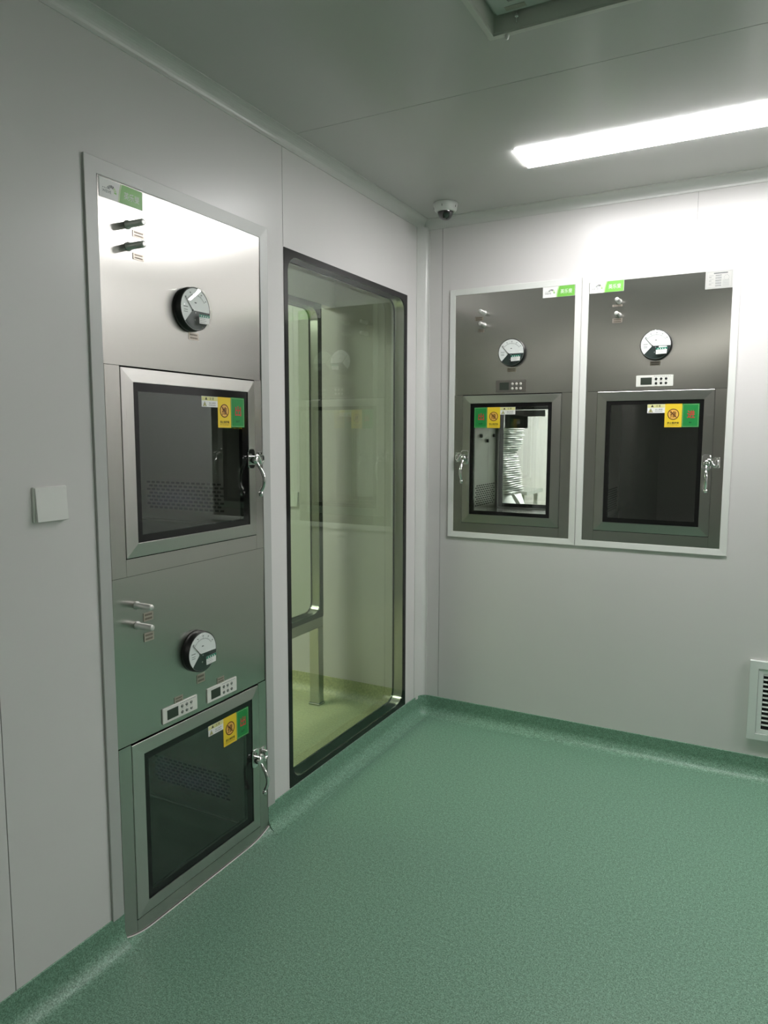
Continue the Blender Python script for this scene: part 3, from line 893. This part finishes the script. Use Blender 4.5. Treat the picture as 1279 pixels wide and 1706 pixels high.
    if S.get('nameplate'):
        a, b, c, d = S['nameplate']
        mb = MB(); mb.bbox(a, b, -0.0045, -0.003, c, d, NAMEPL, 0.001)
        w, h = b - a, d - c
        yy = -0.0048
        def ln(x0, x1, z0, z1, mt=LGREY): mb.box(a + w * x0, a + w * x1, yy, -0.0044, c + h * z0, c + h * z1, mt)
        ln(.05, .95, .93, .945); ln(.05, .95, .06, .075); ln(.05, .06, .06, .94); ln(.94, .95, .06, .94)
        ln(.30, .80, .82, .88, GREYINK)
        for k in range(9):
            zz = .72 - .072 * k
            ln(.36, .58, zz, zz + .03, LGREY if k % 2 else GREYINK)
            if k > 3: ln(.62, .86, zz, zz + .025)
        for k in range(3):
            ln(.13 + .025 * (k % 2), .30, .72 - .2 * k, .74 - .2 * k); ln(.13, .22, .64 - .2 * k, .66 - .2 * k, GREYINK)
        for k in range(9):
            t0 = 2 * PI * k / 9
            ln(.76 + .09 * math.cos(t0) - .012, .76 + .09 * math.cos(t0) + .012, .58 + .14 * math.sin(t0) - .02, .58 + .14 * math.sin(t0) + .02, LGREY)
        mb.build('name_plate', e)
    return e
BUTTONM = plain('grey button', (0.30, 0.31, 0.29), 0.25, 0.6)

cyl = -1.7165
Lh = 0.3485
def shift(S, dz):
    return S
b0 = 1.1028
up = dict(hw=Lh, top=2.2005 - b0, door=(-0.2945, 0.3025, 1.1555 - b0, 1.701 - b0), seam=1.7045 - b0,
          black=(-0.2535, 0.2615, 1.197 - b0, 1.660 - b0), clear=(-0.234, 0.230, 1.219 - b0, 1.636 - b0),
          chamber=(-0.262, 0.242, 1.190 - b0, 1.672 - b0, 0.52), slots=(1, 0.10, 0.47, 1.24 - b0, 1.335 - b0, 15, 8),
          back=(-0.24, 0.235, 1.215 - b0, 1.655 - b0), backs=[(0.00, 0.19, 1.59 - b0, 1.635 - b0)], fillet=True,
          dir=(0.1715, 0.2415, 1.538 - b0, 1.638 - b0, '出', 'OUT'), push=(0.1055, 0.1712, 1.536 - b0, 1.6365 - b0), warn=(0.029, 0.1055, 1.602 - b0, 1.636 - b0),
          latch=(0.276, 0.327, 1.428 - b0, 1), logo=(-0.343, -0.191, 2.147 - b0, 2.198 - b0), ports=[(-0.2485, 2.095 - b0), (-0.2485, 2.036 - b0)],
          plates=[(-0.2095, 2.077 - b0), (-0.2125, 2.015 - b0, 0.040, 0.018), (0.004, 1.819 - b0, 0.044, 0.022)], gauge=(-0.0125, 1.899 - b0), panels=[], left=True)
pass_box('upper of the two stacked stainless pass boxes in the left wall', (0, cyl, b0), PI / 2, up, 'pass boxes')
b1 = 0.0004
lowS = dict(hw=Lh, top=1.1018 - b1, door=(-0.3005, 0.2965, 0.0505 - b1, 0.5975 - b1), seam=0.6025 - b1,
            black=(-0.2590, 0.2545, 0.0925 - b1, 0.559 - b1), clear=(-0.2405, 0.222, 0.116 - b1, 0.5365 - b1),
            chamber=(-0.262, 0.242, 0.075 - b1, 0.575 - b1, 0.52), slots=(1, 0.10, 0.475, 0.155 - b1, 0.245 - b1, 15, 8),
            back=(-0.24, 0.235, 0.105 - b1, 0.560 - b1), fillet=True, dir=(0.1685, 0.2345, 0.438 - b1, 0.539 - b1, '出', 'OUT'), push=(0.0985, 0.1683, 0.4365 - b1, 0.539 - b1), warn=(0.0235, 0.0985, 0.503 - b1, 0.5385 - b1),
            latch=(0.270, 0.322, 0.328 - b1, 1), ports=[(-0.263, 1.013 - b1), (-0.263, 0.953 - b1)], logo=None,
            plates=[(-0.2195, 0.971 - b1, 0.038, 0.026), (-0.2195, 0.909 - b1, 0.038, 0.026), (-0.002, 0.7145 - b1, 0.038, 0.03), (-0.1045, 0.6765 - b1, 0.037, 0.02), (0.0945, 0.679 - b1, 0.035, 0.02)],
            gauge=(-0.018, 0.8115 - b1), panels=[(-0.1775, -0.0235, 0.618 - b1, 0.667 - b1, 0), (0.0235, 0.1752, 0.618 - b1, 0.668 - b1, 0)], left=True)
_logo = make_logo
def make_logo(parent, *a, **k):
    if a and a[0] is not None: return _logo(parent, *a, **k)
lowS['logo'] = (None,)
pass_box('lower stacked stainless pass box standing on the green floor, with two control panels', (0, cyl, b1), PI / 2, lowS, 'pass boxes')
b2 = 1.0172
A = dict(bow=0.010, hw=0.301, top=2.2205 - b2, door=(-0.2515, 0.2505, 1.0675 - b2, 1.7145 - b2), seam=1.7185 - b2,
         black=(-0.2105, 0.2065, 1.1115 - b2, 1.6745 - b2), clear=(-0.189, 0.188, 1.131 - b2, 1.655 - b2),
         chamber=(-0.2185, 0.22, 1.105 - b2, 1.684 - b2, 0.45), slots=(-1, 0.11, 0.405, 1.143 - b2, 1.248 - b2, 9, 10), hooks=[(0.17, 1.512 - b2), (0.373, 1.515 - b2), (0.266, 1.486 - b2)],
         back=(-0.212, 0.21, 1.112 - b2, 1.680 - b2), backs=[(-0.185, 0.045, 1.620 - b2, 1.655 - b2), (-0.185, -0.052, 1.555 - b2, 1.6205 - b2)],
         dir=(-0.189, -0.120, 1.552 - b2, 1.654 - b2, '出', 'OUT'), push=(-0.1198, -0.0525, 1.552 - b2, 1.6545 - b2), warn=(-0.0523, 0.025, 1.618 - b2, 1.654 - b2),
         latch=(-0.237, -0.276, 1.402 - b2, -1), logo=(0.1475, 0.3, 2.1665 - b2, 2.2175 - b2), ports=[(-0.146, 2.121 - b2), (-0.146, 2.061 - b2)],
         plates=[(-0.172, 2.093 - b2), (-0.160, 2.034 - b2, 0.03, 0.015), (0.0015, 1.8345 - b2)], gauge=(0.0045, 1.917 - b2),
         panels=[(-0.078, 0.0785, 1.728 - b2, 1.786 - b2, 1)])
pass_box('pass box in the back wall nearer the corner, with white linen visible through its door', (0.4833, 0, b2), 0, A, 'pass boxes')
B = dict(bow=0.012, hw=0.301, top=2.2205 - b2, door=(-0.2485, 0.2505, 1.0685 - b2, 1.7165 - b2), seam=1.719 - b2,
         black=(-0.2065, 0.2095, 1.1095 - b2, 1.673 - b2), clear=(-0.187, 0.191, 1.131 - b2, 1.655 - b2),
         chamber=(-0.216, 0.22, 1.118 - b2, 1.684 - b2, 0.45), slots=(-1, 0.11, 0.405, 1.143 - b2, 1.248 - b2, 9, 10),
         back=None, blackback=True, dir=(0.1215, 0.192, 1.552 - b2, 1.655 - b2, '进', 'IN'), push=(0.0495, 0.1213, 1.552 - b2, 1.6555 - b2), warn=(-0.025, 0.0495, 1.616 - b2, 1.655 - b2),
         latch=(0.2325, 0.272, 1.397 - b2, 1), logo=(-0.300, -0.1475, 2.1675 - b2, 2.219 - b2), ports=[(-0.166, 2.122 - b2), (-0.166, 2.061 - b2)],
         plates=[(-0.173, 2.104 - b2, 0.044, 0.010), (-0.171, 2.037 - b2, 0.044, 0.02), (0.0, 1.8365 - b2)], gauge=(0.002, 1.917 - b2), pill=True,
         panels=[(-0.079, 0.079, 1.7345 - b2, 1.785 - b2, 0)], nameplate=(0.191, 0.2995, 2.1415 - b2, 2.2175 - b2))
pass_box('back wall pass box with black chamber back and a silver plate in its corner', (1.1508, 0, b2), 0, B, 'pass boxes')

# ------------------------------------------------------------------ lamps
def strip_light(label, x0, x1, y0, y1, strength, col=(1.0, 1.0, 1.0), group='ceiling light panels'):
    cx, cy_ = (x0 + x1) / 2, (y0 + y1) / 2
    e = thing('ceiling_light', label, 'ceiling light', (cx, cy_, CE - 0.012), 0, group)
    hx, hy = (x1 - x0) / 2, (y1 - y0) / 2
    mb = MB(); mb.box(-hx, hx, -hy, hy, 0.0055, 0.0116, emitter('lit diffuser', col, strength)); mb.build('diffuser', e)
    mb = MB()
    w = 0.003
    for (a, b, c, d) in ((-hx - w, hx + w, -hy - w, -hy - .0002), (-hx - w, hx + w, hy + .0002, hy + w), (-hx - w, -hx - .0002, -hy, hy), (hx + .0002, hx + w, -hy, hy)):
        mb.box(a, b, c, d, 0.0110, 0.012, TRIMW)
    mb.box(-hx, hx, -hy, hy, 0.0117, 0.012, TRIMW)
    mb.build('rim', e)
    return e
strip_light('long bright white light strip on the ceiling above the back wall pass boxes', 0.699, 1.899, -0.685, -0.501, LAMP_MAIN, (1.0, 0.985, 0.985))
strip_light('added unseen light panel on the ceiling of the narrow passage behind the tall window', -0.42, -0.18, -2.0, -1.25, FILL_CORRIDOR, (1.0, 0.98, 0.93))
strip_light('light panel on the ceiling of the room behind the tall window', -2.4, -1.2, -2.1, -1.1, LAMP_SIDE, (1.0, 0.98, 0.93))
strip_light('light panel on the ceiling of the room beyond the back wall', -0.2, 1.0, 2.9, 3.5, LAMP_BEYOND, (0.97, 1.0, 0.97))
strip_light('added unseen fill light strip on the ceiling near the right wall', 3.1, 4.3, -0.685, -0.501, FILL_RIGHT, (1.0, 0.985, 0.985))
strip_light('light strip on the ceiling near the rear wall', 0.4, 2.4, -6.32, -6.28, LAMP_REAR, (1.0, 0.97, 0.9))

# ------------------------------------------------------------------ filter housing in the ceiling
e = thing('filter_housing', 'open square filter housing recessed in the ceiling', 'filter housing', ((HX0 + HX1) / 2, (HY0 + HY1) / 2, CE - 0.003))
hx = (HX1 - HX0) / 2
mb = MB()
def rxy(h): return [(h, h), (-h, h), (-h, -h), (h, -h)]
def ring_xy(mb, ho, hi, z0, z1, mat):
    for (a, b, c, d) in ((-ho, ho, hi, ho), (-ho, ho, -ho, -hi), (-ho, -hi, -hi, hi), (hi, ho, -hi, hi)):
        mb.box(a, b, c, d, z0, z1, mat)
ring_xy(mb, hx, hx - 0.0165, -0.004, 0.0028, HEPA); mb.build('frame', e, bevel=0.001)
mb = MB(); ring_xy(mb, hx - 0.0135, hx - 0.0165, 0.003, 0.055, HEPA); mb.build('recess_wall', e)
mb = MB(); ring_xy(mb, hx - 0.030, hx - 0.075, 0.040, 0.052, FILTERM); mb.box(-hx + 0.0755, hx - 0.0755, -hx + 0.0755, hx - 0.0755, 0.046, 0.052, FILTERM); mb.box(-hx + 0.017, hx - 0.017, -hx + 0.017, hx - 0.017, 0.0525, 0.055, HEPA)
fp = mb.build('filter_frame', e)
mb = MB(); mb.box(-hx + 0.060, -hx + 0.115, hx - 0.058, hx - 0.040, 0.0385, 0.0395, GREYBACK); mb.build('label', fp)
for (bx, by) in ((-hx + 0.083, hx - 0.0235), (-hx + 0.34, hx - 0.0235)):
    mb = MB(); mb.tube([(bx, by, 0.05), (bx, by, 0.012)], 0.0022, CHROME, 10)
    mb.lathe([(0.0001, 0), (0.006, 0.001), (0.0065, 0.007), (0.003, 0.009)], (bx, by, 0.024), (0, 0, 1), CHROME, 12)
    mb.build('clamp_bolt', e)
mb = MB(); mb.lathe([(0.0001, 0.012), (0.004, 0.011), (0.006, 0.004), (0.006, 0)], (-hx + 0.052, hx - 0.008, -0.004), (0, 0, -1), TUBE, 12); mb.build('screw', e)

# ------------------------------------------------------------------ dome camera
dx, dy = 0.218, -0.225
e = thing('security_camera', 'white dome security camera on the ceiling in the corner', 'security camera', (dx, dy, CE - 0.003))
mb = MB(); mb.lathe([(0.0001, 0.003), (0.056, 0.003), (0.058, 0.0), (0.056, -0.010), (0.052, -0.028), (0.046, -0.036), (0.039, -0.0375), (0.0375, -0.034), (0.0001, -0.034)], (0, 0, 0), (0, 0, 1), PLASTIC, 48)
hb = mb.build('housing', e)
for k in range(3):
    mb = MB(); a = math.radians(200 + 75 * k); mb.box(0.0545 * math.cos(a) - .001, 0.0545 * math.cos(a) + .001, 0.0545 * math.sin(a) - .001, 0.0545 * math.sin(a) + .001, -0.022, -0.008, INK)
    mb.build('vent_slot', hb)
mb = MB(); mb.lathe([(0.0375 * math.cos(t), -0.034 - 0.040 * math.sin(t)) for t in [PI / 2 * k / 10 for k in range(11)]], (0, 0, 0), (0, 0, 1), SMOKED, 40)
mb.build('dome', e)

# ------------------------------------------------------------------ light switches
def light_switch(label, loc, rz, w=0.098, h=0.090):
    e = thing('light_switch', label, 'light switch', loc, rz, 'light switches')
    mb = MB(); mb.bbox(-w / 2, w / 2, -0.007, -0.0002, -h / 2, h / 2, PLASTICG, 0.004); mb.build('back_plate', e)
    mb = MB()
    x0, x1, z0, z1 = -w / 2 + 0.004, w / 2 - 0.004, -h / 2 + 0.002, h / 2 - 0.003
    mb.mesh([(x0, -0.0072, z0), (x1, -0.0072, z0), (x1, -0.0072, z1), (x0, -0.0072, z1), (x0, -0.0155, z0), (x1, -0.0155, z0), (x1, -0.0085, z1), (x0, -0.0085, z1)],
            [(0, 1, 2, 3), (4, 7, 6, 5), (0, 4, 5, 1), (1, 5, 6, 2), (2, 6, 7, 3), (3, 7, 4, 0)], PLASTICG)
    mb.box(x0 + 0.008, x0 + 0.0092, -0.0092, -0.008, z1 - 0.016, z1 - 0.006, LGREY)
    mb.build('rocker', e, bevel=0.0008)
    return e
light_switch('square white rocker switch on the left wall beside the stacked pass boxes', (0, -2.252, 1.335), PI / 2)
light_switch('small switch on the far wall seen through the tall window', (-0.834, 0, 1.141), 0, 0.088, 0.088)

# ------------------------------------------------------------------ return air grille
gx0, gx1, gz0, gz1 = 1.5965, 2.03, 0.184, 0.539
e = thing('air_grille', 'white return air grille low on the back wall', 'air grille', ((gx0 + gx1) / 2, 0, gz0))
hw = (gx1 - gx0) / 2; hh = gz1 - gz0
mb = MB(); mb.ring(rect(-hw, hw, 0, hh), rect(-hw + 0.034, hw - 0.034, 0.030, hh - 0.034), -0.016, -0.0003, GRILLE, yin=-0.017); mb.build('outer_frame', e, bevel=0.0015)
mb = MB(); mb.ring(rect(-hw + 0.035, hw - 0.035, 0.031, hh - 0.035), rect(-hw + 0.054, hw - 0.054, 0.050, hh - 0.057), -0.0145, -0.003, GRILLE, yin=-0.0125); mb.build('inner_frame', e, bevel=0.001)
mb = MB()
n = 12
for k in range(n):
    zc = 0.052 + (hh - 0.111) * (k + 0.95) / n
    y0, y1 = -0.0125, -0.004
    mb.mesh([(-hw + .055, y0, zc - .003), (hw - .055, y0, zc - .003), (hw - .055, y0, zc + .0006), (-hw + .055, y0, zc + .0006),
             (-hw + .055, y1, zc - .001), (hw - .055, y1, zc - .001), (hw - .055, y1, zc + .0036), (-hw + .055, y1, zc + .0036)],
            [(0, 1, 2, 3), (7, 6, 5, 4), (0, 4, 5, 1), (3, 2, 6, 7), (0, 3, 7, 4), (1, 5, 6, 2)], GRILLE)
mb.build('slats', e)
mb = MB(); mb.box(-hw + .036, hw - .036, -0.0028, -0.0004, 0.032, hh - .036, GAP); mb.build('dark_backing', e)

# ------------------------------------------------------------------ room beyond the back wall: linen on a table, a second table behind
def steel_table(label, x0, x1, y0, y1, h):
    e = thing('steel_table', label, 'table', ((x0 + x1) / 2, (y0 + y1) / 2, 0), 0, 'steel tables beyond the back wall')
    hx, hy = (x1 - x0) / 2, (y1 - y0) / 2
    mb = MB(); mb.box(-hx, hx, -hy, hy, h - 0.04, h, TABLE); mb.build('table_top', e, bevel=0.004)
    for sx in (-1, 1):
        for sy in (-1, 1):
            mb = MB(); cx, cy2 = sx * (hx - 0.06), sy * (hy - 0.06)
            mb.box(cx - .02, cx + .02, cy2 - .02, cy2 + .02, 0, h - 0.0405, TABLE); mb.build('leg', e)
    return e
steel_table('steel table holding the white linen behind the pass box', -1.3, -0.02, 2.2, 2.9, 0.90)
steel_table('steel table standing behind the stack of white linen', -1.7, -0.55, 3.75, 4.35, 0.945)

random.seed(3)
def folded(parent_none, cx, cy2, z, w, d, h, tilt, idx):
    """one folded white cloth: soft layered slab with rounded fold edge"""
    mb = MB()
    n = 14; k = 10
    layers = 2
    verts = []; faces = []
    prof = []
    for a in range(k):
        t = 2 * PI * a / k
        prof.append((math.copysign(abs(math.cos(t)) ** 0.5, math.cos(t)) * w / 2, math.copysign(abs(math.sin(t)) ** 0.45, math.sin(t)) * h / 2))
    for i in range(n + 1):
        y = -d / 2 + d * i / n
        s = 0.975 if i in (0, n) else 1.0
        for (px, pz) in prof:
            wob = 0.004 * math.sin(7 * i / n + idx * 1.7) + random.uniform(-.001, .001)
            verts.append((px * s + wob, y, pz * (0.95 if i in (0, n) else 1) + random.uniform(-.0002, .0002)))
    for i in range(n):
        for a in range(k):
            b = (a + 1) % k
            faces.append((i * k + a, i * k + b, (i + 1) * k + b, (i + 1) * k + a))
    faces.append(tuple(range(k))); faces.append(tuple(reversed(range(n * k, n * k + k))))
    mb.mesh(verts, faces, CLOTH, True)
    o = mb.build('folded_cloth')
    o.location = (cx, cy2, z); o.rotation_euler = (0, tilt, random.uniform(-.05, .05))
    return o
z = 1.02
N = 30
zs_ = []
_o1 = 'first second third fourth fifth sixth seventh eighth ninth tenth eleventh twelfth thirteenth fourteenth fifteenth sixteenth seventeenth eighteenth nineteenth twentieth'.split()
ordw = _o1 + ['twenty-' + q for q in _o1[:9]] + ['thirtieth']
for k in range(N):
    t = k / (N - 1)
    h = 0.019
    zc = 1.031 + h * k
    # right edge of the stack: out, in at the middle, out again
    if zc < 1.10: xe = -0.275
    elif zc < 1.36: xe = -0.275 - 0.052 * (zc - 1.10) / 0.26
    elif zc < 1.40: xe = -0.330
    else: xe = -0.300 + 0.032 * (zc - 1.40) / 0.18
    tilt = -0.04 + 0.0026 * k
    w = 0.36
    o = folded(None, xe - w / 2, 2.52, zc, w, 0.42, h * 0.955, tilt, k)
    tag(o, ('bottom folded white cloth of the linen stack' if k == 0 else 'topmost folded white cloth of the linen stack' if k == N - 1 else '%s folded white cloth from the bottom of the linen stack' % ordw[k]), 'folded cloth', 'folded white cloths in the linen stack')
# bundle of cloth under the stack, its loose end hanging to the right
mb = MB()
n = 30; rows = 7; v = []; f = []
for r in range(rows):
    t = r / (rows - 1)
    zz = 0.902 + (1.012 - 0.902) * t
    for i in range(n):
        a = 2 * PI * i / n
        ru = (0.205 + 0.045 * (1 - t) ** 1.2) * (1 + 0.035 * math.sin(9 * a + 0.6 * r)); rv = 0.23 + 0.03 * (1 - t) + 0.01 * math.sin(11 * a)
        q = lambda c: math.copysign(abs(c) ** 0.7, c)
        v.append((-0.465 + ru * q(math.cos(a)), 2.52 + rv * q(math.sin(a)), zz))
for r in range(rows - 1):
    for i in range(n):
        j = (i + 1) % n
        f.append((r * n + i, r * n + j, (r + 1) * n + j, (r + 1) * n + i))
f.append(tuple(reversed(range(n)))); f.append(tuple(range((rows - 1) * n, rows * n)))
mb.mesh(v, f, CLOTH, True)
tag(mb.build('cloth_bundle'), 'gathered white cloth bundle under the linen stack on the table', 'cloth bundle')
mb = MB()
mb.mesh([(-0.262, 2.30, 1.045), (-0.225, 2.30, 1.035), (-0.145, 2.30, 0.925), (-0.175, 2.30, 0.904), (-0.262, 2.312, 1.045), (-0.225, 2.312, 1.035), (-0.145, 2.312, 0.925), (-0.175, 2.312, 0.904)],
        [(0, 1, 2, 3), (7, 6, 5, 4), (0, 4, 5, 1), (1, 5, 6, 2), (2, 6, 7, 3), (3, 7, 4, 0)], CLOTH)
tag(mb.build('cloth_strip', bevel=0.003), 'loose white cloth strip leaning on the bundle beside the linen stack', 'cloth strip')
mb = MB()
mb.tube(smooth_path([(-0.43, 2.302, 1.30), (-0.40, 2.296, 1.27), (-0.372, 2.296, 1.225)], 4), 0.012, STRAP, 10)
tag(mb.build('black_strap'), 'short black strap end lying against the linen stack', 'strap')
